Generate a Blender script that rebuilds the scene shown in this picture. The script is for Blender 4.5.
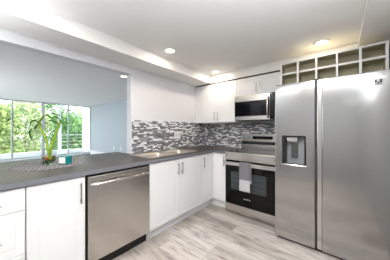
import bpy, bmesh, math, random
from mathutils import Vector, Matrix
random.seed(7)
for o in list(bpy.data.objects): bpy.data.objects.remove(o)
scn = bpy.context.scene
COL = scn.collection

# ------------------------------------------------------------------ camera
cam_d = bpy.data.cameras.new('camera'); cam = bpy.data.objects.new('camera', cam_d); COL.objects.link(cam)
cam.location = (2.2652, -3.073, 1.2597)
cam.rotation_euler = (math.radians(90), 0, math.radians(39.5027))
cam_d.sensor_fit = 'HORIZONTAL'; cam_d.sensor_width = 36.0
cam_d.lens = 177.532 * 36.0 / 390.0
cam_d.shift_y = -0.9274 / 390.0
cam_d.clip_start = 0.02; cam_d.clip_end = 200
scn.camera = cam
# ------------------------------------------------------------------ world, sun, exposure
SKY = 6.0; SUN = 9.0; LAMP = 3.6; REAR_FILL = 14.0; UP_FILL = 46.0  # the rear and upward powers drive unseen lamps added as fill
world = bpy.data.worlds.new('sky'); scn.world = world; world.use_nodes = True
wn = world.node_tree; wn.nodes['Background'].inputs[0].default_value = (0.93, 0.965, 1.0, 1)
wn.nodes['Background'].inputs[1].default_value = SKY
sd = bpy.data.lights.new('sun', 'SUN'); so = bpy.data.objects.new('sun', sd); COL.objects.link(so)
sd.energy = SUN; sd.angle = math.radians(2); sd.color = (1, .95, .85)
so.rotation_euler = (math.radians(38), 0, math.radians(125))
vs = scn.view_settings
vs.view_transform = 'Standard'; vs.look = 'None'; vs.gamma = 1; vs.use_curve_mapping = False
vs.exposure = 0.06
scn.display_settings.display_device = 'sRGB'

# ------------------------------------------------------------------ materials
def lin(c):
    return tuple(((x/255)/12.92 if x/255 <= .04045 else ((x/255+.055)/1.055)**2.4) for x in c)
def mat(name, rgb, rough=.5, metal=0., spec=.5, **kw):
    m = bpy.data.materials.new(name); m.use_nodes = True
    b = m.node_tree.nodes['Principled BSDF']
    b.inputs['Base Color'].default_value = (*lin(rgb), 1)
    b.inputs['Roughness'].default_value = rough
    b.inputs['Metallic'].default_value = metal
    b.inputs['Specular IOR Level'].default_value = spec
    for k, v in kw.items(): b.inputs[k].default_value = v
    return m
def nt(m):
    return m.node_tree.nodes, m.node_tree.links, m.node_tree.nodes['Principled BSDF']
def coords(n, l, scale, kind='Object', rot=(0, 0, 0)):
    tc = n.new('ShaderNodeTexCoord'); mp = n.new('ShaderNodeMapping')
    mp.inputs['Scale'].default_value = scale; mp.inputs['Rotation'].default_value = rot
    l.new(tc.outputs[kind], mp.inputs['Vector']); return mp.outputs['Vector']
def ramp(n, stops, interp='LINEAR'):
    r = n.new('ShaderNodeValToRGB'); cr = r.color_ramp; cr.interpolation = interp
    while len(cr.elements) < len(stops): cr.elements.new(.5)
    for e, (p, c) in zip(cr.elements, stops): e.position = p; e.color = (*lin(c), 1)
    return r
def noise(n, l, vec, scale, detail=4, rough=.55):
    t = n.new('ShaderNodeTexNoise'); t.inputs['Scale'].default_value = scale
    t.inputs['Detail'].default_value = detail; t.inputs['Roughness'].default_value = rough
    l.new(vec, t.inputs['Vector']); return t
def bump(n, l, b, height, strength, dist=.002):
    bp = n.new('ShaderNodeBump'); bp.inputs['Strength'].default_value = strength
    bp.inputs['Distance'].default_value = dist
    l.new(height, bp.inputs['Height']); l.new(bp.outputs[0], b.inputs['Normal'])
def painted(name, rgb, rough=.6, amt=.15, scale=60):
    m = mat(name, rgb, rough, spec=.3); n, l, b = nt(m)
    t = noise(n, l, coords(n, l, (1, 1, 1)), scale); bump(n, l, b, t.outputs['Fac'], amt, .001); return m
def brushed(name, rgb, rough, stretch):
    m = mat(name, rgb, rough, metal=1.); n, l, b = nt(m)
    t = noise(n, l, coords(n, l, stretch), 6, 3)
    mr = n.new('ShaderNodeMapRange'); mr.inputs['To Min'].default_value = rough*.85; mr.inputs['To Max'].default_value = rough*1.2
    l.new(t.outputs['Fac'], mr.inputs['Value']); l.new(mr.outputs[0], b.inputs['Roughness']); return m

M = {}
M['wall'] = painted('wall_paint', (222, 223, 228))
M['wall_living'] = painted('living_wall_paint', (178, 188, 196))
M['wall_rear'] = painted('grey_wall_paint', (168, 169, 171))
M['ceil'] = painted('ceiling_paint', (236, 236, 235), .8, .3, 150)
M['soffit'] = painted('soffit_paint', (238, 238, 236), .7)
M['ceil_living'] = painted('living_ceiling_paint', (232, 233, 233), .85, .4, 90)
M['trim'] = mat('white_trim', (238, 240, 240), .4)
M['cab'] = mat('white_cabinet', (234, 236, 238), .35, spec=.3)
M['carcass'] = mat('white_melamine', (228, 228, 226), .5)
M['cubby_in'] = mat('shaded_taupe_interior', (186, 179, 153), .6)  # shade inside the white compartments is put into this taupe
M['gap_shade'] = mat('gap_shade_brown', (52, 40, 32), .6)  # brown stands in for the shadow line above the wall cabinets
M['nickel'] = mat('brushed_nickel', (176, 172, 165), .28, 1.)
M['steel_h'] = brushed('brushed_steel', (204, 200, 195), .25, (1, 1, 60))
M['steel_fridge'] = brushed('refrigerator_steel', (180, 180, 179), .155, (1, 1, 60))
M['steel'] = mat('steel', (205, 203, 200), .2, 1.)
M['sink'] = mat('sink_steel', (206, 198, 190), .36, 1.)
M['chrome'] = mat('chrome', (220, 220, 220), .08, 1.)
M['black'] = mat('black_plastic', (14, 14, 15), .35)
M['blackglass'] = mat('black_glass', (7, 7, 8), .08, spec=.25)
M['ovenglass'] = mat('oven_window_glass', (52, 60, 63), .06, spec=.5)
M['darkgrey'] = mat('dark_grey_metal', (70, 72, 74), .45, .3)
M['midgrey'] = mat('grey_plastic', (130, 134, 138), .4)
M['label_grey'] = mat('printed_grey', (190, 190, 190), .5)
M['label_dark'] = mat('printed_dark', (58, 60, 66), .5)
M['white_plastic'] = mat('white_plastic', (240, 240, 238), .35)
M['alu'] = mat('window_aluminium', (196, 203, 208), .4, .2)
M['extwhite'] = mat('white_render', (236, 238, 238), .7)
M['rail'] = mat('railing_paint', (214, 220, 216), .5)
M['slab'] = mat('balcony_concrete', (220, 224, 226), .8)
M['edge'] = mat('worktop_edge', (112, 115, 122), .4, spec=.3)
M['teal'] = mat('teal_glass', (22, 128, 132), .12)
M['paper'] = mat('white_label', (242, 240, 236), .6)
M['wax'] = mat('pale_teal_wax', (126, 166, 166), .5)
M['stem'] = mat('bamboo_stem', (128, 158, 40), .5, spec=.2)
M['plantleaf'] = mat('bamboo_leaf', (48, 106, 20), .5, spec=.2)
M['moss'] = mat('moss', (44, 84, 28), .9)
M['pebble'] = mat('orange_pebble', (196, 128, 62), .5)
M['pebble_dark'] = mat('dark_pebble', (70, 74, 52), .5)
M['bark'] = mat('bark', (120, 104, 88), .9)

m = M['floor'] = mat('laminate_floor', (190, 182, 176), .34); n, l, b = nt(m)
v = coords(n, l, (1, 1, 1))
br = n.new('ShaderNodeTexBrick'); br.inputs['Scale'].default_value = 1
br.inputs['Brick Width'].default_value = 1.22; br.inputs['Row Height'].default_value = .155
br.inputs['Mortar Size'].default_value = .0018; br.inputs['Color1'].default_value = (0, 0, 0, 1); br.inputs['Color2'].default_value = (1, 1, 1, 1)
br.inputs['Mortar'].default_value = (.2, .2, .2, 1); br.offset = .37; br.offset_frequency = 3; l.new(v, br.inputs['Vector'])
r1 = ramp(n, [(0, (150, 143, 138)), (.3, (196, 190, 187)), (.65, (206, 202, 200)), (1, (168, 161, 156))]); l.new(br.outputs['Color'], r1.inputs[0])
ad = n.new('ShaderNodeVectorMath'); ad.operation = 'ADD'; l.new(br.outputs['Color'], ad.inputs[1])
mp = n.new('ShaderNodeMapping'); mp.inputs['Scale'].default_value = (1.9, 9, 1); l.new(v, mp.inputs['Vector']); l.new(mp.outputs[0], ad.inputs[0])
t = noise(n, l, ad.outputs[0], 2.2, 7, .65)
r2 = ramp(n, [(.28, (92, 83, 78)), (.40, (190, 183, 179)), (.50, (232, 228, 225)), (.72, (255, 255, 255))]); l.new(t.outputs['Fac'], r2.inputs[0])
mx = n.new('ShaderNodeMix'); mx.data_type = 'RGBA'; mx.blend_type = 'MULTIPLY'; mx.inputs[0].default_value = .8
l.new(r1.outputs[0], mx.inputs[6]); l.new(r2.outputs[0], mx.inputs[7]); l.new(mx.outputs[2], b.inputs['Base Color'])
bump(n, l, b, br.outputs['Fac'], -.3, .001)

m = M['counter'] = mat('dark_laminate_worktop', (92, 90, 90), .33, spec=.18); n, l, b = nt(m)
t = noise(n, l, coords(n, l, (18, 1.6, 18)), 3, 6, .6)
r = ramp(n, [(.3, (54, 50, 48)), (.7, (88, 82, 79))]); l.new(t.outputs['Fac'], r.inputs[0]); l.new(r.outputs[0], b.inputs['Base Color'])

def mosaic(name, axis):
    m = mat(name, (150, 150, 150), .15, spec=.6); n, l, b = nt(m)
    tc = n.new('ShaderNodeTexCoord'); sx = n.new('ShaderNodeSeparateXYZ'); l.new(tc.outputs['Object'], sx.inputs[0])
    cx = n.new('ShaderNodeCombineXYZ'); l.new(sx.outputs[axis], cx.inputs[0]); l.new(sx.outputs[2], cx.inputs[1])
    def bricks(w, sq, off):
        k = n.new('ShaderNodeTexBrick'); k.inputs['Scale'].default_value = 1; k.inputs['Brick Width'].default_value = w
        k.inputs['Row Height'].default_value = .0185; k.inputs['Mortar Size'].default_value = .0013
        k.inputs['Color1'].default_value = (0, 0, 0, 1); k.inputs['Color2'].default_value = (1, 1, 1, 1); k.inputs['Mortar'].default_value = (.45, .45, .45, 1)
        k.offset = off; k.offset_frequency = 3; k.squash = sq; k.squash_frequency = 2; k.inputs['Bias'].default_value = 0
        l.new(cx.outputs[0], k.inputs['Vector']); return k
    k = bricks(.085, .62, .41)
    r = ramp(n, [(0, (98, 101, 108)), (.2, (124, 127, 134)), (.40, (146, 149, 156)), (.52, (244, 245, 247)), (.70, (112, 115, 122)), (.80, (222, 225, 228))], 'CONSTANT')
    l.new(k.outputs['Color'], r.inputs[0])
    g = n.new('ShaderNodeMix'); g.data_type = 'RGBA'; l.new(k.outputs['Fac'], g.inputs[0]); l.new(r.outputs[0], g.inputs[6]); g.inputs[7].default_value = (*lin((150, 150, 150)), 1)
    l.new(g.outputs[2], b.inputs['Base Color']); bump(n, l, b, k.outputs['Fac'], -.5, .001); return m
M['mosaic_a'] = mosaic('mosaic_tile_sink_wall', 1); M['mosaic_b'] = mosaic('mosaic_tile_range_wall', 0)

m = M['towel'] = mat('towel_cotton', (120, 120, 126), .95, spec=.1); n, l, b = nt(m)
tc = n.new('ShaderNodeTexCoord'); sx = n.new('ShaderNodeSeparateXYZ'); l.new(tc.outputs['Object'], sx.inputs[0])
r = ramp(n, [(0, (188, 188, 190)), (.5, (118, 118, 124))], 'CONSTANT')
mr = n.new('ShaderNodeMapRange'); mr.inputs['From Min'].default_value = .386; mr.inputs['From Max'].default_value = .706
l.new(sx.outputs[2], mr.inputs[0]); l.new(mr.outputs[0], r.inputs[0]); l.new(r.outputs[0], b.inputs['Base Color'])
t = noise(n, l, tc.outputs['Object'], 400, 2); bump(n, l, b, t.outputs['Fac'], .5, .002)

m = M['mat'] = mat('patterned_mat', (150, 148, 150), .9, spec=.05); n, l, b = nt(m)
ck = n.new('ShaderNodeTexChecker'); ck.inputs['Scale'].default_value = 1; ck.inputs['Color1'].default_value = (*lin((158, 156, 158)), 1); ck.inputs['Color2'].default_value = (*lin((70, 66, 68)), 1)
mp = n.new('ShaderNodeMapping'); mp.inputs['Scale'].default_value = (48, 15, 1); l.new(coords(n, l, (1, 1, 1), rot=(0, 0, -.55)), mp.inputs['Vector']); l.new(mp.outputs[0], ck.inputs['Vector']); l.new(ck.outputs['Color'], b.inputs['Base Color'])

def leafmat(name, c1, c2):
    m = bpy.data.materials.new(name); m.use_nodes = True; n = m.node_tree.nodes; l = m.node_tree.links; n.clear()
    o = n.new('ShaderNodeOutputMaterial'); ms = n.new('ShaderNodeMixShader'); ms.inputs[0].default_value = .45
    d = n.new('ShaderNodeBsdfDiffuse'); tr = n.new('ShaderNodeBsdfTranslucent')
    g = n.new('ShaderNodeNewGeometry'); r = ramp(n, [(0, c1), (1, c2)]); l.new(g.outputs['Random Per Island'], r.inputs[0])
    l.new(r.outputs[0], d.inputs[0]); l.new(r.outputs[0], tr.inputs[0]); l.new(d.outputs[0], ms.inputs[1]); l.new(tr.outputs[0], ms.inputs[2]); l.new(ms.outputs[0], o.inputs[0]); return m
M['leaf_a'] = leafmat('tree_leaves', (88, 120, 72), (172, 188, 126))
M['leaf_b'] = leafmat('pale_tree_leaves', (120, 146, 108), (188, 196, 156))
M['leaf_c'] = leafmat('deep_tree_leaves', (68, 108, 74), (132, 164, 112))
M['grass'] = painted('pavement', (150, 150, 146), .9)

def emit(name, rgb, s):
    m = bpy.data.materials.new(name); m.use_nodes = True; n = m.node_tree.nodes; l = m.node_tree.links; n.clear()
    o = n.new('ShaderNodeOutputMaterial'); e = n.new('ShaderNodeEmission'); e.inputs[0].default_value = (*lin(rgb), 1); e.inputs[1].default_value = s
    l.new(e.outputs[0], o.inputs[0]); return m
M['lampglow'] = emit('lamp_diffuser', (255, 240, 220), 4.0)
def glass(name, tint, gloss=.08):
    m = bpy.data.materials.new(name); m.use_nodes = True; n = m.node_tree.nodes; l = m.node_tree.links; n.clear()
    o = n.new('ShaderNodeOutputMaterial'); ms = n.new('ShaderNodeMixShader'); t = n.new('ShaderNodeBsdfTransparent'); t.inputs[0].default_value = (*tint, 1)
    g = n.new('ShaderNodeBsdfGlossy'); g.inputs['Roughness'].default_value = .02
    f = n.new('ShaderNodeFresnel'); ge = n.new('ShaderNodeNewGeometry'); mr = n.new('ShaderNodeMapRange')
    mr.inputs['To Min'].default_value = 1.3; mr.inputs['To Max'].default_value = 1/1.3
    l.new(ge.outputs['Backfacing'], mr.inputs['Value']); l.new(mr.outputs[0], f.inputs[0])
    l.new(f.outputs[0], ms.inputs[0]); l.new(t.outputs[0], ms.inputs[1]); l.new(g.outputs[0], ms.inputs[2]); l.new(ms.outputs[0], o.inputs[0]); return m
M['pane'] = glass('window_glass', (.97, .98, .98)); M['vase'] = glass('vase_glass', (.975, .985, .98))

# ------------------------------------------------------------------ helpers
LOC = {}
def thing(name, label, cat, loc=(0, 0, 0), group=None):
    o = bpy.data.objects.new(name, None); COL.objects.link(o); o.location = loc; o.empty_display_size = .1
    o['label'] = label; o['category'] = cat
    if group: o['group'] = group
    LOC[o.name] = Vector(loc); return o
def obj(name, bm, m, parent=None, bevel=0, smooth=False, label=None, seg=2):
    me = bpy.data.meshes.new(name); bmesh.ops.recalc_face_normals(bm, faces=bm.faces)
    off = Vector((0, 0, 0)); p = parent
    if p is not None: off = LOC[p.name]
    for vtx in bm.verts: vtx.co -= off
    bm.to_mesh(me); bm.free()
    o = bpy.data.objects.new(name, me); COL.objects.link(o); LOC[o.name] = off.copy()
    for k in (m if isinstance(m, (list, tuple)) else [m]): me.materials.append(k)
    if parent is not None: o.parent = parent
    if smooth:
        for f in me.polygons: f.use_smooth = True
    if bevel:
        md = o.modifiers.new('bevel', 'BEVEL'); md.width = bevel; md.segments = seg; md.limit_method = 'ANGLE'; md.angle_limit = math.radians(40)
        md.harden_normals = False
    if label: o['label'] = label
    return o
def single(name, bm, m, label, cat, group=None, **kw):
    o = obj(name, bm, m, **kw); o['label'] = label; o['category'] = cat
    if group: o['group'] = group
    return o
def struct(name, bm, m, parent=None, **kw):
    o = obj(name, bm, m, parent, **kw)
    if parent is None: o['kind'] = 'structure'
    return o
def B(*boxes):
    bm = bmesh.new()
    for b in boxes: box(bm, *b)
    return bm
def box(bm, x0, x1, y0, y1, z0, z1):
    vv = [bm.verts.new((x, y, z)) for x in (x0, x1) for y in (y0, y1) for z in (z0, z1)]
    for f in ((0, 1, 3, 2), (4, 6, 7, 5), (0, 4, 5, 1), (2, 3, 7, 6), (0, 2, 6, 4), (1, 5, 7, 3)): bm.faces.new([vv[i] for i in f])
    return vv
def FA(a, o, z): return Vector((o, a, z))      # fronts that face +x : a runs along y
def FB(a, o, z): return Vector((a, -o, z))     # fronts that face -y : a runs along x
def fbox(bm, F, a0, a1, o0, o1, z0, z1):
    p = F(a0, o0, z0); q = F(a1, o1, z1)
    box(bm, min(p.x, q.x), max(p.x, q.x), min(p.y, q.y), max(p.y, q.y), z0, z1)
def tube(bm, pts, r, seg=10, caps=True):
    pts = [Vector(p) for p in pts]; rs = r if isinstance(r, (list, tuple)) else [r]*len(pts)
    rings = []; up = None
    for i, p in enumerate(pts):
        d = (pts[min(i+1, len(pts)-1)] - pts[max(i-1, 0)]).normalized()
        if up is None:
            up = Vector((0, 0, 1)) if abs(d.z) < .9 else Vector((1, 0, 0))
        u = d.cross(up).normalized(); w = u.cross(d).normalized(); up = w
        rings.append([bm.verts.new(p + (u*math.cos(2*math.pi*k/seg) + w*math.sin(2*math.pi*k/seg))*rs[i]) for k in range(seg)])
    for a, c in zip(rings, rings[1:]):
        for k in range(seg): bm.faces.new((a[k], a[(k+1) % seg], c[(k+1) % seg], c[k]))
    if caps: bm.faces.new(rings[0][::-1]); bm.faces.new(rings[-1])
def lathe(bm, prof, c, seg=24, close=True):
    rings = [[bm.verts.new((c[0]+r*math.cos(2*math.pi*k/seg), c[1]+r*math.sin(2*math.pi*k/seg), c[2]+z)) for k in range(seg)] for r, z in prof]
    for a, d in zip(rings, rings[1:]):
        for k in range(seg): bm.faces.new((a[k], a[(k+1) % seg], d[(k+1) % seg], d[k]))
    if close: bm.faces.new(rings[0][::-1]); bm.faces.new(rings[-1])
def panel(F, a0, a1, z0, z1, o0, th, inset=.056, depth=.0026):
    """a cabinet front: slab with a routed, recessed middle panel"""
    bm = bmesh.new(); o1 = o0+th
    def ring(i, o): return [bm.verts.new(F(a, o, z)) for a, z in ((a0+i, z0+i), (a1-i, z0+i), (a1-i, z1-i), (a0+i, z1-i))]
    R = [ring(0, o0), ring(0, o1-.003), ring(.003, o1), ring(inset, o1), ring(inset+.004, o1-depth), ring(inset+.009, o1-depth), ring(inset+.016, o1-.0008)]
    for a, c in zip(R, R[1:]):
        for k in range(4): bm.faces.new((a[k], a[(k+1) % 4], c[(k+1) % 4], c[k]))
    bm.faces.new(R[0][::-1]); bm.faces.new(R[-1]); return bm
def pull(F, a, z, o, parent, length=.155, vertical=True, r=.0062):
    bm = bmesh.new(); h = length/2
    e = (lambda t: F(a, o+.028, z+t)) if vertical else (lambda t: F(a+t, o+.028, z))
    g = (lambda t: F(a, o-.001, z+t)) if vertical else (lambda t: F(a+t, o-.001, z))
    tube(bm, [e(-h), e(h)], r)
    for s in (-1, 1): tube(bm, [g(s*h*.72), e(s*h*.72)], r*.75, 8)
    return obj('handle', bm, M['nickel'], parent, smooth=False)
def polyslab(outline, holes, z0, z1):
    bm = bmesh.new(); edges = []
    for lp in [outline]+holes:
        vv = [bm.verts.new((x, y, z1)) for x, y in lp]
        edges += [bm.edges.new((vv[i], vv[(i+1) % len(vv)])) for i in range(len(vv))]
    bmesh.ops.triangle_fill(bm, use_beauty=True, use_dissolve=False, edges=edges)
    ex = bmesh.ops.extrude_face_region(bm, geom=list(bm.faces))
    for g in ex['geom']:
        if isinstance(g, bmesh.types.BMVert): g.co.z = z0
    bmesh.ops.dissolve_limit(bm, angle_limit=.01, verts=bm.verts, edges=bm.edges)
    return bm

# ------------------------------------------------------------------ the setting
XR, YB = 2.64, -4.05          # right wall and the wall behind the camera
ZC, ZS, ZH = 2.2575, 2.1187, 2.0288
YJ, YE = -1.729, -3.30        # the pass-through runs from YE to YJ
struct('floor', B((-6.4, XR+.1, -4.6, .2, -.12, 0)), M['floor'])
struct('ceiling', B((-.11, XR+.1, YB-.1, .1, ZC, ZC+.15), (2.415, XR, YB, 0, 2.205, ZC)), M['ceil'])
struct('ceiling_living_room', B((-6.4, -.11, -4.6, .18, 2.262, 2.41)), M['ceil_living'])
struct('wall_left', B((-.11, 0, YJ, 0, 0, ZC), (-.11, 0, YE, YJ, ZH, ZC), (-.11, 0, YE, YJ, 0, .874), (-.11, 0, YB, YE, 0, ZC)), M['wall'])
struct('wall_back', B((-.11, XR+.1, 0, .1, 0, ZC)), M['wall'])
struct('wall_right', B((XR, XR+.1, YB-.1, 0, 0, ZC)), M['wall_rear'])
struct('wall_rear', B((-.11, XR, YB-.1, YB, 0, ZC)), M['wall_rear'])
o_ = [(0, 0), (0, YB), (.3618, YB), (.3618, -.3065), (XR, -.3065), (XR, 0)]
bm = polyslab(o_, [], ZS, ZC); struct('soffit', bm, M['soffit'])
# living room
XW = -6.2947
struct('wall_living_side', B((-6.4, -.11, .078, .18, 0, 2.262)), M['wall_living'])
struct('wall_living_rear', B((-6.4, -4.6, -4.6, -4.5, 0, 2.262), (-2.0, -.11, -4.6, -4.5, 0, 2.262), (-4.6, -2.0, -4.6, -4.5, 0, .2), (-4.6, -2.0, -4.6, -4.5, 2.2, 2.262)), M['wall_living'])
for i in range(2):  # unseen rear windows, added to let more sky light into the living room
    x0 = -4.6+1.3*i; x1 = x0+1.3
    wf = struct('window_%d' % (6+i), B((x0, x0+.03, -4.57, -4.53, .2, 2.2), (x1-.03, x1, -4.57, -4.53, .2, 2.2), (x0+.03, x1-.03, -4.57, -4.53, .2, .25), (x0+.03, x1-.03, -4.57, -4.53, 2.15, 2.2)), M['alu'], bevel=.003)
    obj('pane', B((x0+.03, x1-.03, -4.554, -4.546, .25, 2.15)), M['pane'], wf)
struct('wall_window', B((-6.4, XW, -4.5, .078, 0, .19), (-6.4, XW, -4.5, -4.0, .19, 2.262)), M['wall_living'])
struct('window_sill', B((-6.4, XW+.06, -4.0, .078, .19, .225)), M['trim'], bevel=.006)
struct('baseboard_living', B((XW, -.11, .062, .078, 0, .1)), M['trim'])
ys = [.072, -.768, -1.583, -2.373, -3.17, -3.97]
for i in range(5):
    y1, y0 = ys[i], ys[i+1]; t = .03 if i != 1 else .03; w = .026
    bm = bmesh.new(); x0, x1 = (-6.36, -6.31) if i % 2 else (-6.39, -6.34)
    wl = .06 if i == 1 else w
    box(bm, x0, x1, y0, y0+wl, .225, 2.26); box(bm, x0, x1, y1-w, y1, .225, 2.26)
    box(bm, x0, x1, y0+wl, y1-w, .225, .275); box(bm, x0, x1, y0+wl, y1-w, 2.215, 2.26)
    wf = struct('window_%d' % (i+1), bm, M['alu'], bevel=.003)
    obj('pane', B(((x0+x1)/2-.004, (x0+x1)/2+.004, y0+wl, y1-w, .275, 2.215)), M['pane'], wf)
# outside
struct('balcony_floor', B((-7.75, -6.41, -5, 1.2, -.2, -.02)), M['slab'])
struct('balcony_kerb', B((-7.75, -7.55, -5, .2, -.02, .3)), M['slab'])
struct('balcony_canopy', B((-7.75, -6.41, -5, 1.2, 2.42, 2.6)), M['slab'])
struct('balcony_side_wall', B((-7.75, -6.45, .2, .32, -.02, 2.42)), M['extwhite'])
struct('ground', B((-60, -7.8, -45, 40, -3.2, -3.0)), M['grass'])

# ------------------------------------------------------------------ backsplash and worktop
ZT = 1.3855
struct('backsplash_sink_wall', B((.0005, .008, YJ+.012, -.008, .914, ZT)), M['mosaic_a'])
struct('backsplash_range_wall', B((.008, 1.665, -.008, -.0005, .914, ZT-.008)), M['mosaic_b'])
CX, CZ0, CZ1 = .635, .876, .914
outline = [(-.38, -3.28), (CX, -3.28), (CX, -.635), (.877, -.635), (.877, -.009), (.009, -.009), (.009, YJ-.004), (-.37, YJ-.004)]
hole = [(.105, -1.775), (.525, -1.775), (.525, -.925), (.105, -.925)]
bm = polyslab(outline, [hole], CZ0, CZ1)
wt = single('worktop', bm, M['counter'], 'dark grey laminate worktop running along the base cabinets and into the pass-through', 'worktop', bevel=.004)

LOC[wt.name] = Vector((0, 0, 0))
obj('edge_band', polyslab([(CX+.0003, -3.28), (CX+.0023, -3.28), (CX+.0023, -.6373), (.877, -.6373), (.877, -.6353), (CX+.0003, -.6353)], [], CZ0, CZ1-.001), M['edge'], wt, label='blue-grey front edge')

# sink
sk = thing('sink', 'stainless steel double bowl sink set into the dark worktop', 'sink', (.315, -1.35, CZ1))
def rim_poly(x0, x1, y0, y1, r=.03):
    pts = []
    for cx, cy, a in ((x1-r, y1-r, 0), (x0+r, y1-r, 90), (x0+r, y0+r, 180), (x1-r, y0+r, 270)):
        for k in range(5): pts.append((cx+r*math.cos(math.radians(a+22.5*k)), cy+r*math.sin(math.radians(a+22.5*k))))
    return pts
bowls = [(.165, .505, -1.745, -1.375, 'bowl'), (.165, .505, -1.325, -.955, 'bowl')]
bm = polyslab(rim_poly(.085, .545, -1.795, -.905), [rim_poly(*b[:4], .05) for b in bowls], CZ1, CZ1+.007)
obj('rim', bm, M['sink'], sk, bevel=.002)
for x0, x1, y0, y1, nm in bowls:
    bm = bmesh.new(); rings = []
    for ins, z in ((0, CZ1+.004), (.006, CZ1-.02), (.012, CZ1-.15), (.03, CZ1-.172), (.05, CZ1-.176)):
        rings.append([bm.verts.new((x, y, z)) for x, y in rim_poly(x0+ins, x1-ins, y0+ins, y1-ins, .05)])
    for a, c in zip(rings, rings[1:]):
        for k in range(len(a)): bm.faces.new((a[k], a[(k+1) % len(a)], c[(k+1) % len(a)], c[k]))
    bm.faces.new(rings[-1])
    bw = obj(nm, bm, M['sink'], sk, smooth=True)
    md = bw.modifiers.new('thick', 'SOLIDIFY'); md.thickness = .0015; md.offset = 1
    bm = bmesh.new(); lathe(bm, [(.04, 0), (.04, .003), (.03, .004), (.026, .001), (.001, .001)], ((x0+x1)/2, (y0+y1)/2, CZ1-.1755), 20, True)
    obj('drain', bm, M['chrome'], bw)

# ------------------------------------------------------------------ base cabinets
DF = .6; DT = .02            # door back plane / thickness, face at .62
def carcass(F, a0, a1, parent, top=.874, z0=.1, toe0=None, open_top=False):
    bm = bmesh.new()
    if open_top:
        fbox(bm, F, a0, a0+.016, .02, DF-.002, z0, top); fbox(bm, F, a1-.016, a1, .02, DF-.002, z0, top)
        fbox(bm, F, a0+.016, a1-.016, .02, DF-.002, z0, z0+.016); fbox(bm, F, a0+.016, a1-.016, .02, .03, z0+.016, top)
        fbox(bm, F, a0+.016, a1-.016, DF-.03, DF-.002, top-.09, top)
    else: fbox(bm, F, a0, a1, .02, DF-.002, z0, top)
    obj('carcass', bm, M['carcass'], parent)
    bm = bmesh.new(); fbox(bm, F, a0, a1, .5455, .5635, 0, z0); obj('toe_kick', bm, M['cab'], parent)
G = .0022
# drawer base
y0, y1 = -3.262, -2.876
dr = thing('drawer_cabinet', 'white base cabinet with three drawers at the left edge of the picture', 'cabinet', (.3, (y0+y1)/2, 0))
carcass(FA, y0, y1, dr)
for z0, z1, hz in ((.7145, .868, .78), (.4205, .7095, .545), (.115, .4155, .27)):
    d = obj('drawer', panel(FA, y0+G, y1-G, z0, z1, DF, DT, .045), M['cab'], dr); pull(FA, (y0+y1)/2, hz, .62, d, .165, False)
# single door
y0, y1 = -2.873, -2.512
c1 = thing('base_cabinet', 'white single-door base cabinet between the drawers and the dishwasher', 'cabinet', (.3, (y0+y1)/2, 0))
carcass(FA, y0, y1, c1)
d = obj('door', panel(FA, y0+G, y1-G, .115, .868, DF, DT), M['cab'], c1); pull(FA, -2.55, .742, .62, d, .168)
# dishwasher
y0, y1 = -2.506, -1.872
dw = thing('dishwasher', 'stainless steel dishwasher built in under the worktop', 'dishwasher', (.3, (y0+y1)/2, 0))
obj('body', B((.02, .585, y0+.004, y1-.004, .1, .868)), M['black'], dw)
obj('door', B((.586, .628, y0+.012, y1-.003, .118, .855)), M['steel_h'], dw, bevel=.006)
obj('control_strip', B((.586, .622, y0+.012, y1-.003, .857, .869)), M['blackglass'], dw)
pts = []
for k in range(21):
    s = -1+2*k/20; pts.append((.632+.042*(1-abs(s)**4), (y0+y1)/2+.004+s*.292, .782+.008*(1-s*s)))
bm = bmesh.new(); rows = []
for p in pts: rows.append([bm.verts.new((p[0]+dx, p[1], p[2]+dz)) for dx, dz in ((-.006, -.014), (.004, -.012), (.007, 0), (.004, .012), (-.006, .014), (-.009, 0))])
for a, c in zip(rows, rows[1:]):
    for k in range(6): bm.faces.new((a[k], a[(k+1) % 6], c[(k+1) % 6], c[k]))
bm.faces.new(rows[0]); bm.faces.new(rows[-1]); obj('handle', bm, M['steel'], dw, smooth=True)
obj('kick_plate', B((.50, .56, y0+.004, y1-.004, 0, .1)), M['black'], dw)
# sink cabinet
y0, y1 = -1.868, -.911
c2 = thing('sink_cabinet', 'white double-door base cabinet under the sink', 'cabinet', (.3, (y0+y1)/2, 0))
carcass(FA, y0, y1, c2, open_top=True)
ym = -1.398
d = obj('door', panel(FA, y0+G, ym-G/2, .115, .868, DF, DT), M['cab'], c2); pull(FA, -1.433, .747, .62, d)
d = obj('door', panel(FA, ym+G/2, y1-G, .115, .868, DF, DT), M['cab'], c2); pull(FA, -1.363, .747, .62, d)
# corner cabinet
c3 = thing('corner_cabinet', 'white L-shaped corner base cabinet beside the range', 'cabinet', (.3, -.3, 0))
bm = polyslab([(.02, -.02), (.02, -.909), (.598, -.909), (.598, -.598), (.872, -.598), (.872, -.02)], [], .1, .874); obj('carcass', bm, M['carcass'], c3)
bm = polyslab([(.5455, -.909), (.5635, -.909), (.5635, -.5635), (.872, -.5635), (.872, -.5455), (.5455, -.5455)], [], 0, .1); obj('toe_kick', bm, M['cab'], c3)
d = obj('door', panel(FA, -.909+G, -.622, .115, .868, DF, DT), M['cab'], c3); pull(FA, -.878, .747, .62, d)
d = obj('door', panel(FB, .622, .872-G, .115, .868, DF, DT), M['cab'], c3); pull(FB, .842, .76, .62, d)

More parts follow.
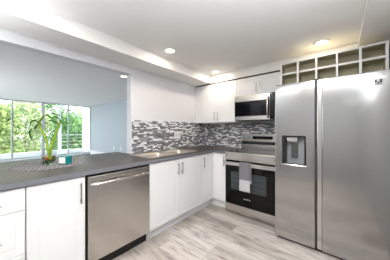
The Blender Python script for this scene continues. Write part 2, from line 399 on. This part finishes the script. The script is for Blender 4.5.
# ------------------------------------------------------------------ range
rx0, rx1 = .882, 1.642
rg = thing('range', 'stainless steel electric range with a black glass oven door', 'range', ((rx0+rx1)/2, -.33, 0))
obj('body', B((rx0+.004, rx1-.004, -.615, -.03, .05, .895)), M['darkgrey'], rg)
obj('cooktop', B((rx0, rx1, -.628, -.08, .897, .915)), M['blackglass'], rg, bevel=.003)
obj('front_panel', B((rx0, rx1, -.672, -.629, .795, .914)), M['steel_h'], rg, bevel=.006)
for x in (rx0+.03, rx1-.03):
    bm = bmesh.new(); tube(bm, [(x, -.671, .858), (x, -.678, .858)], .009, 12); obj('knob', bm, M['darkgrey'], rg)
dr_ = obj('oven_door', B((rx0+.002, rx1-.002, -.66, -.617, .145, .790)), M['blackglass'], rg, bevel=.004)
obj('oven_window', B((.98, 1.50, -.6625, -.6602, .362, .627)), M['ovenglass'], dr_)
bm = bmesh.new()
for k in range(3): box(bm, .995, 1.485, -.6632, -.6626, .42+.07*k, .4235+.07*k)
obj('rack', bm, M['darkgrey'], dr_)
bm = bmesh.new()
fx = 1.185
for k in range(7):
    x = fx+k*.0145; box(bm, x, x+.003, -.6618, -.6602, .246, .262)
    box(bm, x+.003, x+.010, -.6618, -.6602, .246 if k % 2 else .259, .249 if k % 2 else .262)
    box(bm, x+.003, x+.010, -.6618, -.6602, .2525, .2555)
obj('emblem', bm, M['label_grey'], dr_)
bm = bmesh.new(); box(bm, rx0+.006, rx1-.006, -.724, -.702, .728, .780)
hd = obj('handle', bm, M['steel'], dr_, bevel=.007, seg=3)
for x in (rx0+.03, rx1-.06): obj('bracket', B((x, x+.03, -.702, -.66, .734, .774)), M['steel'], dr_)
obj('drawer', B((rx0+.002, rx1-.002, -.66, -.617, .018, .139)), M['steel_h'], rg, bevel=.004)
obj('base', B((rx0+.02, rx1-.02, -.60, -.04, 0, .05)), M['black'], rg)
bg = obj('backguard', B((rx0, rx1, -.075, -.012, .915, 1.185)), M['steel_h'], rg, bevel=.006)
obj('display', B((1.085, 1.415, -.0775, -.075, 1.088, 1.14)), M['blackglass'], bg)
obj('vent_strip', B((rx0+.002, rx1-.002, -.0785, -.075, .998, 1.046)), M['black'], bg)
for x in (.935, 1.022, 1.475, 1.565):
    bm = bmesh.new(); tube(bm, [(x, -.074, 1.118), (x, -.098, 1.118)], [.021, .018], 16); box(bm, x-.003, x+.003, -.101, -.097, 1.103, 1.133)
    obj('knob', bm, M['midgrey'], bg)
# towel on the oven handle
bm = bmesh.new(); NX, xs0, xs1 = 12, 1.146, 1.302
prof = []
for k in range(15): prof.append((-.7285 - .001*math.sin(k), .386+(.776-.386)*k/14))
for k in range(1, 6):
    a = math.pi*k/6; prof.append((-.7125-.0165*math.cos(a), .782+.008*math.sin(a)))
for k in range(11): prof.append((-.6955, .776-(.776-.50)*k/10))
rows = []
for i in range(NX+1):
    s = i/NX; rows.append([bm.verts.new((xs0+(xs1-xs0)*s + (.012 if j > 18 else 0), y+(.0022*math.sin(s*9+.3)*(1-(z-.386)/.37) if j < 14 else 0), z)) for j, (y, z) in enumerate(prof)])
for a, c in zip(rows, rows[1:]):
    for j in range(len(prof)-1): bm.faces.new((a[j], a[j+1], c[j+1], c[j]))
tw = single('hand_towel', bm, M['towel'], 'grey hand towel with a pale lower end hanging on the oven door handle', 'towel', smooth=True)
md = tw.modifiers.new('thick', 'SOLIDIFY'); md.thickness = .004; md.offset = 0

# ------------------------------------------------------------------ microwave
mx0, mx1 = .90, 1.643
mw = thing('microwave', 'stainless steel over-the-range microwave with a black window', 'microwave', (1.27, -.19, 1.393))
obj('body', B((mx0+.003, mx1-.003, -.352, -.01, 1.405, 1.798)), M['darkgrey'], mw)
obj('vent_base', B((mx0+.012, mx1-.012, -.37, -.012, 1.388, 1.404)), M['black'], mw)
dm = obj('door', B((mx0, mx1, -.385, -.353, 1.40, 1.797)), M['steel_h'], mw, bevel=.005)
obj('window', B((mx0+.004, 1.452, -.3885, -.3852, 1.463, 1.70)), M['blackglass'], dm, bevel=.001)
obj('control_panel', B((1.458, mx1-.002, -.3885, -.3852, 1.405, 1.792)), M['blackglass'], dm, bevel=.001)
bm = bmesh.new(); pts = [(1.437, -.39-.032*math.sin(math.pi*k/12)**.5, 1.425+.31*k/12) for k in range(13)]
tube(bm, pts, .0115, 10); obj('handle', bm, M['steel'], dm, smooth=True)

# ------------------------------------------------------------------ wall cabinets
CZ0u, CZ1u = 1.378, 2.095
def wallcab(name, label, x0, x1, z0, doors, fill=None):
    t = thing(name, label, 'cabinet', ((x0+x1)/2, -.15, z0))
    obj('carcass', B((x0, x1, -.286, -.002, z0, CZ1u)), M['carcass'], t)
    obj('gap_shade_strip', B((x0, x1, -.297, -.02, CZ1u+.0005, ZS-.0005)), M['gap_shade'], t)  # dark strip carries the shadow between cabinet top and soffit in its colour
    for a0, a1, ha, hz in doors:
        d = obj('door', panel(FB, a0+G/2, a1-G/2, z0+.001, CZ1u-.002, .287, .0195), M['cab'], t); pull(FB, ha, hz, .3065, d, .155)
    if fill: obj('filler', B((fill[0], fill[1], -.3045, -.287, z0+.001, CZ1u-.002)), M['cab'], t)
    return t
wallcab('wall_cabinet', 'tall white two-door wall cabinet in the corner above the mosaic tiles', .003, .896, CZ0u, [(.09, .508, .462, 1.495), (.508, .895, .531, 1.492)], (.003, .088))
wallcab('wall_cabinet', 'short white two-door wall cabinet directly above the microwave', .898, 1.643, 1.803, [(.899, 1.27, 1.238, 1.911), (1.27, 1.642, 1.30, 1.909)])
# cubby shelf
q0, q1, qz0, qz1, qy = 1.647, 2.618, 1.80, 2.1165, -.5675
cb = thing('cubby_shelf', 'white open cubby shelf of ten compartments above the refrigerator', 'shelf', ((q0+q1)/2, -.3, qz0))
tk = .02; zm = 1.967
yb0 = qy+.0205; W = (q1-q0-tk)/5
xd = [q0+tk/2+W*k for k in range(1, 5)]
bm = B((q0, q0+tk, qy, yb0-.0005, qz0, qz1), (q1-tk, q1, qy, yb0-.0005, qz0, qz1), (q0+tk, q1-tk, qy, yb0-.0005, qz1-tk, qz1), (q0+tk, q1-tk, qy, yb0-.0005, qz0, qz0+tk), (q0+tk, q1-tk, qy, yb0-.0005, zm-tk/2, zm+tk/2))
for x in xd: box(bm, x-tk/2, x+tk/2, qy+.0004, yb0-.0005, qz0+tk, zm-tk/2); box(bm, x-tk/2, x+tk/2, qy+.0004, yb0-.0005, zm+tk/2, qz1-tk)
obj('face_frame', bm, M['cab'], cb)
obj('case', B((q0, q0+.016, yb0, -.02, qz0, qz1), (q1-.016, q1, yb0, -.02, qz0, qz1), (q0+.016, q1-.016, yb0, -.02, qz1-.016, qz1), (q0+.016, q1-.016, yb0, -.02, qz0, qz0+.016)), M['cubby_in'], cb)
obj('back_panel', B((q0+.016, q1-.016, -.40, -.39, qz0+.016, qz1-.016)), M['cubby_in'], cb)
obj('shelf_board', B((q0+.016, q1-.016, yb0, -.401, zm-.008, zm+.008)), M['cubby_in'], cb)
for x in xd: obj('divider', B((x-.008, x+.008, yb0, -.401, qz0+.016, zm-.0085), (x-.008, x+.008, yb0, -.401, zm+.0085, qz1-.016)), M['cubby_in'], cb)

# ------------------------------------------------------------------ refrigerator
YF = -.8836; TOP = 1.766
fr = thing('refrigerator', 'stainless steel side-by-side refrigerator with water dispenser', 'refrigerator', (2.12, -.45, 0))
obj('body', B((1.672, 2.582, -.80, -.05, .035, 1.75)), M['darkgrey'], fr, bevel=.004)
obj('base_grille', B((1.69, 2.56, -.85, -.10, 0, .034)), M['black'], fr)
def yfun(z, xn=0):
    y = YF
    if z > 1.69: y += .005*((z-1.69)/(TOP-1.69))**2
    return y
def door_bm(x0, x1, hole=None, yoff=0):
    bm = bmesh.new()
    xs = sorted(set([x0, x1]+([hole[0], hole[1]] if hole else []))); zs = [.03]+([hole[2], hole[3]] if hole else [])+[.7, 1.4, 1.69, 1.71, 1.73, 1.75, TOP]; zs = sorted(set(zs))
    f = [[bm.verts.new((x, yfun(z)+yoff, z)) for z in zs] for x in xs]; bk = [[bm.verts.new((x, -.802, z)) for z in zs] for x in xs]
    inh = lambda i, j: hole and xs[i] >= hole[0]-1e-6 and xs[i+1] <= hole[1]+1e-6 and zs[j] >= hole[2]-1e-6 and zs[j+1] <= hole[3]+1e-6
    cells = [(i, j) for i in range(len(xs)-1) for j in range(len(zs)-1) if not inh(i, j)]
    cs = set(cells)
    for i, j in cells:
        for g in (f, bk): bm.faces.new((g[i][j], g[i+1][j], g[i+1][j+1], g[i][j+1]))
        for di, dj, e in ((-1, 0, ((i, j), (i, j+1))), (1, 0, ((i+1, j), (i+1, j+1))), (0, -1, ((i, j), (i+1, j))), (0, 1, ((i, j+1), (i+1, j+1)))):
            if (i+di, j+dj) not in cs:
                a, c = e; bm.faces.new((f[a[0]][a[1]], f[c[0]][c[1]], bk[c[0]][c[1]], bk[a[0]][a[1]]))
    return bm
H = (1.745, 1.975, .868, 1.183)
dl = obj('door', door_bm(1.6685, 2.056, H), M['steel_fridge'], fr, bevel=.005)
dr2 = obj('door', door_bm(2.115, 2.585), M['steel_fridge'], fr, bevel=.005)
obj('handle_strip', B((2.074, 2.114, -.872, -.802, .032, TOP-.004)), M['steel'], fr, bevel=.003)
obj('gap_strip', B((2.0565, 2.0735, -.845, -.802, .032, TOP-.01)), M['darkgrey'], fr)
obj('hinge_cover', B((2.03, 2.10, -.86, -.79, TOP+.001, TOP+.014)), M['black'], fr, bevel=.003)
# dispenser
bm = bmesh.new(); x0, x1, z0, z1 = H; e = .0008
yb = -.815
box(bm, x0+e, x0+.04, YF-.003, yb, z0+e, z1-e); box(bm, x1-.012, x1-e, YF-.003, yb, z0+e, z1-e)
box(bm, x0+.04, x1-.012, YF-.003, yb, z1-.014, z1-e); box(bm, x0+.04, x1-.012, YF-.003, yb, z0+e, z0+.012)
dp = obj('dispenser', bm, M['black'], dl)
obj('dispenser_back', B((x0+.04, x1-.012, -.822, -.8145, z0+.012, z1-.014)), M['midgrey'], dl)
obj('control_head', B((x0+.05, x0+.155, -.884, -.823, z1-.062, z1-.015)), M['steel'], dp, bevel=.006)
obj('paddle', B((x0+.085, x0+.15, -.845, -.823, z0+.07, z1-.09)), M['darkgrey'], dp, bevel=.004)
obj('drip_tray', B((x0+.045, x1-.02, -.875, -.823, z0+.0125, z0+.022)), M['midgrey'], dp)
# sticker and emblem on the right door
obj('sticker', B((2.486, 2.538, YF-.0012, YF-.0002, 1.640, 1.694)), M['label_grey'], dr2, label='small printed sticker')
bm = bmesh.new()
box(bm, 2.490, 2.502, YF-.0018, YF-.0013, 1.664, 1.688); box(bm, 2.520, 2.534, YF-.0018, YF-.0013, 1.658, 1.690); box(bm, 2.505, 2.519, YF-.0018, YF-.0013, 1.657, 1.668); box(bm, 2.492, 2.532, YF-.0018, YF-.0013, 1.645, 1.651)
obj('print', bm, M['label_dark'], dr2)
bm = bmesh.new()
for k in range(6): box(bm, 2.538+k*.006, 2.5415+k*.006, YF+.002-.0025, YF+.004, 1.716, 1.726)
obj('emblem', bm, M['midgrey'], dr2)

# ------------------------------------------------------------------ wall plates
ot = thing('power_outlet', 'white double power outlet on the mosaic tiles behind the sink', 'outlet', (.008, -.829, 1.157))
obj('plate', B((.0082, .0145, -.905, -.753, 1.098, 1.216)), M['white_plastic'], ot, bevel=.002)
for y in (-.865, -.793): obj('socket', B((.0146, .0165, y-.017, y+.017, 1.124, 1.19)), M['label_grey'], ot)
for x, lb in ((-4.202, 'white wall plate in the living room, the one nearer the windows'), (-3.713, 'white wall plate in the living room, the one nearer the pass-through jamb')):
    w_ = thing('wall_plate', lb, 'outlet', (x, .078, .572))
    obj('plate', B((x-.04, x+.04, .071, .0779, .515, .63)), M['white_plastic'], w_, bevel=.002)
    obj('socket', B((x-.02, x+.02, .0695, .0709, .54, .605)), M['label_grey'], w_)
hb = thing('baseboard_heater', 'low white baseboard heater along the living room wall by the windows', 'heater', (-5.0, .04, 0))
obj('cover', B((-6.2, -3.6, .0, .061, .06, .34)), M['trim'], hb, bevel=.01)
obj('grille', B((-6.19, -3.61, .008, .05, 0, .06)), M['midgrey'], hb)

# ------------------------------------------------------------------ things on the peninsula
mt_c = Vector((.10, -2.66, CZ1))
bm = bmesh.new(); lathe(bm, [(.285, .0004), (.288, .0015), (.285, .0028)], (.06, -2.63, CZ1), 48)
single('table_mat', bm, M['mat'], 'round grey and white patterned mat under the vase on the worktop', 'mat')
RV = Vector((.7716, .636, 0)); FV = Vector((-.636, .7716, 0))
vc = Vector((.108, -2.652, CZ1+.0035)); K = 1.76/177.5
vs_ = thing('bamboo_plant', 'lucky bamboo plant in a clear glass vase on the peninsula', 'plant', tuple(vc))
bm = bmesh.new(); lathe(bm, [(.05, 0), (.056, .004), (.058, .16), (.0555, .16), (.0535, .008), (.001, .008)], vc, 28)
obj('vase', bm, M['vase'], vs_, smooth=False)
rnd = random.Random(3)
def blob(bm, c, r, sq=1):
    g = bmesh.ops.create_icosphere(bm, subdivisions=1, radius=r, matrix=Matrix.Translation(c) @ Matrix.Diagonal((1, 1, sq, 1)))
for k in range(46):
    a = rnd.random()*6.28; rr = .041*rnd.random()**.35; z = .016+.062*rnd.random()
    bm = bmesh.new(); blob(bm, vc+Vector((rr*math.cos(a), rr*math.sin(a), z)), .008+.006*rnd.random(), .75)
    obj('pebble', bm, M['pebble'] if (z > .055 and rr < .037) else (M['moss'] if rnd.random() < .65 else M['pebble_dark']), vs_, smooth=True)
def P3(u, v, d=0): return vc + RV*((u-48.2)*K) + FV*d + Vector((0, 0, (164.2-v)*K))
def spline(cp, n=6):
    out = []; c = [cp[0]]+list(cp)+[cp[-1]]
    for i in range(1, len(c)-2):
        for k in range(n):
            t = k/n; out.append(.5*((2*c[i])+(c[i+1]-c[i-1])*t+(2*c[i-1]-5*c[i]+4*c[i+1]-c[i+2])*t*t+(3*c[i]-c[i-1]-3*c[i+1]+c[i+2])*t**3))
    out.append(cp[-1]); return out
def stem(cp, r0, r1):
    pts = spline([P3(*p) for p in cp], 8); bm = bmesh.new(); N = len(pts)
    rs = [(r0+(r1-r0)*i/(N-1))*(1.28 if i % 6 == 3 else 1) for i in range(N)]
    tube(bm, pts, rs, 10); return obj('stem', bm, M['stem'], vs_, smooth=True)
stem([(48.6, 161, 0), (47.5, 151, 0), (44, 139, .01), (38, 129.5, .03), (36.6, 125.5, .03), (38.5, 122, .01), (43, 119, -.01), (45.5, 116.8, -.02)], .0105, .007)
stem([(49.6, 161, -.01), (51, 149, -.01), (53.5, 138, .0), (56.5, 128, .01), (57.6, 121, .02)], .0115, .009)
def leaf(cp, w):
    pts = spline([P3(*p) for p in cp], 5); N = len(pts); bm = bmesh.new(); rows = []
    for i, p in enumerate(pts):
        s = i/(N-1); ww = w*math.sin(math.pi*min(1, .06+.94*s))**.7*(1 if s < .97 else .25)
        d = (pts[min(i+1, N-1)]-pts[max(0, i-1)]).normalized(); side = d.cross(FV)
        side = (side.normalized()*.8 + FV*.45).normalized() if side.length > 1e-4 else RV
        ww *= .8; rows.append([bm.verts.new(p-side*ww), bm.verts.new(p+FV*.0015), bm.verts.new(p+side*ww)])
    for a, c in zip(rows, rows[1:]):
        for k in range(2): bm.faces.new((a[k], a[k+1], c[k+1], c[k]))
    o = obj('leaf', bm, M['plantleaf'], vs_, smooth=True); md = o.modifiers.new('thick', 'SOLIDIFY'); md.thickness = .0012; md.offset = 0
for cp, w in [([(37, 126, .03), (33, 121.5, .03), (28, 122, .04), (24.5, 127.5, .05)], .010), ([(36.8, 125, .03), (31, 126, .06), (26.5, 129.5, .08), (24, 127.5, .09)], .009),
              ([(26.5, 129, .05), (25, 134, .05), (25.6, 139, .06), (27, 142, .06)], .009), ([(36.8, 126, .03), (36.5, 120, -.02), (38, 114.5, -.03)], .007),
              ([(45, 117, -.02), (50, 116.5, -.04), (54, 119, -.05), (57, 121.5, -.06)], .012), ([(45.5, 117, -.02), (48, 114.5, .02), (52, 115, .05), (55, 117, .06)], .009),
              ([(57.5, 122, .02), (54, 118, .03), (49.5, 117.5, .05), (46, 119.5, .07)], .011), ([(57.6, 121, .02), (59, 116, .02), (58.6, 112.5, .02)], .008),
              ([(57.6, 122, .02), (60, 121, -.01), (62.3, 124, -.03)], .010), ([(57.6, 124, .02), (61, 123.5, .05), (63.5, 124.3, .07)], .008), ([(57, 125, .01), (55, 122, -.04), (52, 121.5, -.06)], .009),
              ([(57.4, 126, .01), (60, 128, -.02), (61.8, 127.4, -.04)], .007), ([(38, 129, .03), (41, 125, .0), (44, 124.5, -.02)], .007)]: leaf(cp, w)
cc = Vector((.172, -2.535, CZ1+.0035))
cd = thing('candle_jar', 'square teal glass candle jar with a white label beside the vase', 'candle', tuple(cc))
def rbox(bm, hx, hy, z0, z1, a):
    vv = box(bm, -hx, hx, -hy, hy, z0, z1)
    for q in vv: q.co = Matrix.Rotation(a, 3, 'Z') @ q.co + cc
A_ = math.radians(32)
bm = bmesh.new(); rbox(bm, .038, .038, 0, .078, A_); 
obj('jar', bm, M['teal'], cd, bevel=.004)
bm = bmesh.new(); vv = box(bm, -.036, .033, -.0395, -.0383, .012, .070)
for q in vv: q.co = Matrix.Rotation(A_, 3, 'Z') @ q.co + cc
obj('label_patch', bm, M['paper'], cd)
bm = bmesh.new(); rbox(bm, .033, .033, .0782, .080, A_); obj('wax', bm, M['wax'], cd)

# ------------------------------------------------------------------ downlights
def downlight(x, y, z, label, power, r=.058, on=True, color=(1, .94, .87)):
    t = thing('downlight', label, 'light', (x, y, z), 'recessed ceiling lights')
    bm = bmesh.new(); lathe(bm, [(r, -.001), (r+.022, -.001), (r+.024, -.004), (r+.004, -.009), (r, -.006)], (x, y, z), 28, False)
    rg_ = obj('trim_ring', bm, M['white_plastic'], t, smooth=True)
    bm = bmesh.new(); lathe(bm, [(r, -.0015), (r, -.005)], (x, y, z), 28); obj('diffuser', bm, M['lampglow'], t)
    ld = bpy.data.lights.new('downlight_lamp', 'AREA'); ld.shape = 'DISK'; ld.size = r*2; ld.energy = power; ld.color = color
    lo = bpy.data.objects.new('downlight_lamp', ld); COL.objects.link(lo); lo.parent = t; lo.location = (0, 0, -.012)
    return t
downlight(.586, -1.535, ZC, 'round recessed ceiling light nearest the pass-through', LAMP, color=(1, .86, .70))
downlight(.578, -.475, ZC, 'round recessed ceiling light in the corner above the wall cabinets', LAMP*1.2, color=(1, .86, .70))
downlight(2.09, -.575, ZC, 'round recessed ceiling light over the refrigerator and cubby shelf', LAMP*.9, color=(1, .86, .70))
downlight(2.0, -1.75, ZC, 'added recessed fill light over the floor in front of the camera', REAR_FILL*.6)  # this and the other rear lights are unseen, added to brighten the kitchen
downlight(.75, -2.75, ZC, 'added recessed fill light over the peninsula drawers', REAR_FILL*.35)
downlight(2.0, -2.85, ZC, 'added recessed fill light just above the camera', REAR_FILL)
downlight(1.45, -2.85, ZC, 'added recessed fill light above and left of the camera', REAR_FILL)
downlight(-.924, -1.327, 2.262, 'recessed light in the living room ceiling just past the pass-through header', 4)

def fill_torchiere(x, y, label, power):  # unseen uplights added to bounce fill light off the ceiling
    t = thing('fill_floor_lamp', label, 'lamp', (x, y, 0))
    bm = bmesh.new(); lathe(bm, [(.13, 0), (.13, .012), (.10, .022), (.016, .03), (.012, .05)], (x, y, 0), 28); obj('base', bm, M['nickel'], t)
    bm = bmesh.new(); tube(bm, [(x, y, .04), (x, y, 1.62)], .011, 12); obj('pole', bm, M['nickel'], t)
    bm = bmesh.new(); lathe(bm, [(.012, 1.60), (.05, 1.62), (.15, 1.70), (.17, 1.75), (.163, 1.75), (.145, 1.71), (.05, 1.635), (.012, 1.625)], (x, y, 0), 28); obj('shade', bm, M['white_plastic'], t, smooth=True)
    ld = bpy.data.lights.new('fill_floor_lamp_bulb', 'AREA'); ld.shape = 'DISK'; ld.size = .2; ld.energy = power; ld.color = (.95, .975, 1)
    lo = bpy.data.objects.new('fill_floor_lamp_bulb', ld); COL.objects.link(lo); lo.parent = t; lo.location = (0, 0, 1.70); lo.rotation_euler = (math.pi, 0, 0)
fill_torchiere(.62, -3.6, 'added fill uplight floor lamp in the rear left corner of the kitchen', UP_FILL*.42)
fill_torchiere(2.46, -2.75, 'added fill uplight floor lamp by the right wall beside the camera', UP_FILL*1.35)

# ------------------------------------------------------------------ balcony railing and trees
rl = thing('balcony_railing', 'pale balcony railing of thin rails outside the windows', 'railing', (-7.6, -2, .3))
obj('post', B((-7.63, -7.57, -.82, -.70, .3005, 2.418)), M['extwhite'], rl)
obj('top_rail', B((-7.62, -7.58, -.70, .199, .97, 1.01)), M['rail'], rl)
for z in (.52, .69, .83): obj('rail', B((-7.608, -7.592, -.70, .199, z-.008, z+.008)), M['rail'], rl)

def tree(x, y, h, r, mk, label, seed, nleaf=8500):
    rn = random.Random(seed); g = -3.0
    t = thing('tree', label, 'tree', (x, y, g), 'trees outside the windows')
    bm = bmesh.new(); tips = []
    top = Vector((x+rn.uniform(-.3, .3), y+rn.uniform(-.3, .3), g+h*.78))
    tube(bm, [(x, y, g-.05), (x+.08, y-.05, g+h*.3), tuple(top)], [.16, .11, .03], 8)
    for k in range(8):
        a = k*.785*2+rn.random(); zz = g+h*(.3+.055*k); L = r*(.8-.04*k)
        p = Vector((x+.05, y, zz)); q = p+Vector((math.cos(a)*L, math.sin(a)*L, L*.45)); tube(bm, [p, (p+q)/2+Vector((0, 0, .12)), q], [.05, .035, .012], 6); tips.append(q)
    obj('trunk', bm, M['bark'], t)
    bm = bmesh.new(); clus = [top]+tips
    for k in range(44):
        a = rn.random()*6.28; zz = rn.uniform(-.15, 1); rr = r*math.sqrt(max(.25, 1-(2*zz-.9)**2))*rn.uniform(.5, 1)
        clus.append(Vector((x+rr*math.cos(a), y+rr*math.sin(a), g+h*(.28+.72*zz))))
    for k in range(nleaf):
        c = rn.choice(clus); p = c+Vector((max(-1.5, min(1.5, rn.gauss(0, 1))), max(-1.5, min(1.5, rn.gauss(0, 1))), rn.gauss(0, .75)))*r*.22
        s = rn.uniform(.05, .11); d = Vector((rn.gauss(0, 1), rn.gauss(0, 1), rn.gauss(0, 1))).normalized(); e = d.orthogonal().normalized()
        e = (Matrix.Rotation(rn.random()*6.28, 3, d) @ e); f = d.cross(e)
        vv = [bm.verts.new(p+e*s*a_+f*s*b_) for a_, b_ in ((-1.2, 0), (0, -.6), (1.2, 0), (0, .6))]; bm.faces.new(vv)
    me = bpy.data.meshes.new('foliage'); 
    for q in bm.verts: q.co -= LOC[t.name]
    bm.to_mesh(me); bm.free(); me.materials.append(M[mk]); o = bpy.data.objects.new('foliage', me); COL.objects.link(o); o.parent = t
for i, (x, y, h, r, mk, lb) in enumerate([
    (-10.7, -2.7, 5.2, 1.15, 'leaf_a', 'leafy green tree seen through the leftmost window panel'),
    (-10.7, .55, 5.0, 1.15, 'leaf_c', 'deep green tree seen behind the bamboo plant and the white balcony post'),
    (-14.6, -1.1, 6.9, 1.45, 'leaf_b', 'pale green tree seen between the two nearest trees'),
    (-14.6, 2.9, 6.9, 1.45, 'leaf_a', 'yellow-green tree beyond the balcony railing by the side wall'),
    (-19.6, -3.6, 8.2, 1.95, 'leaf_b', 'pale tree far off behind the leftmost window panel'),
    (-19.6, 1.7, 8.4, 1.95, 'leaf_c', 'tall deep green tree farthest from the windows'),
    (-19.6, 7.0, 8.0, 1.95, 'leaf_b', 'pale tree far off beside the balcony side wall')]):
    tree(x, y, h, r, mk, lb, 11+i)
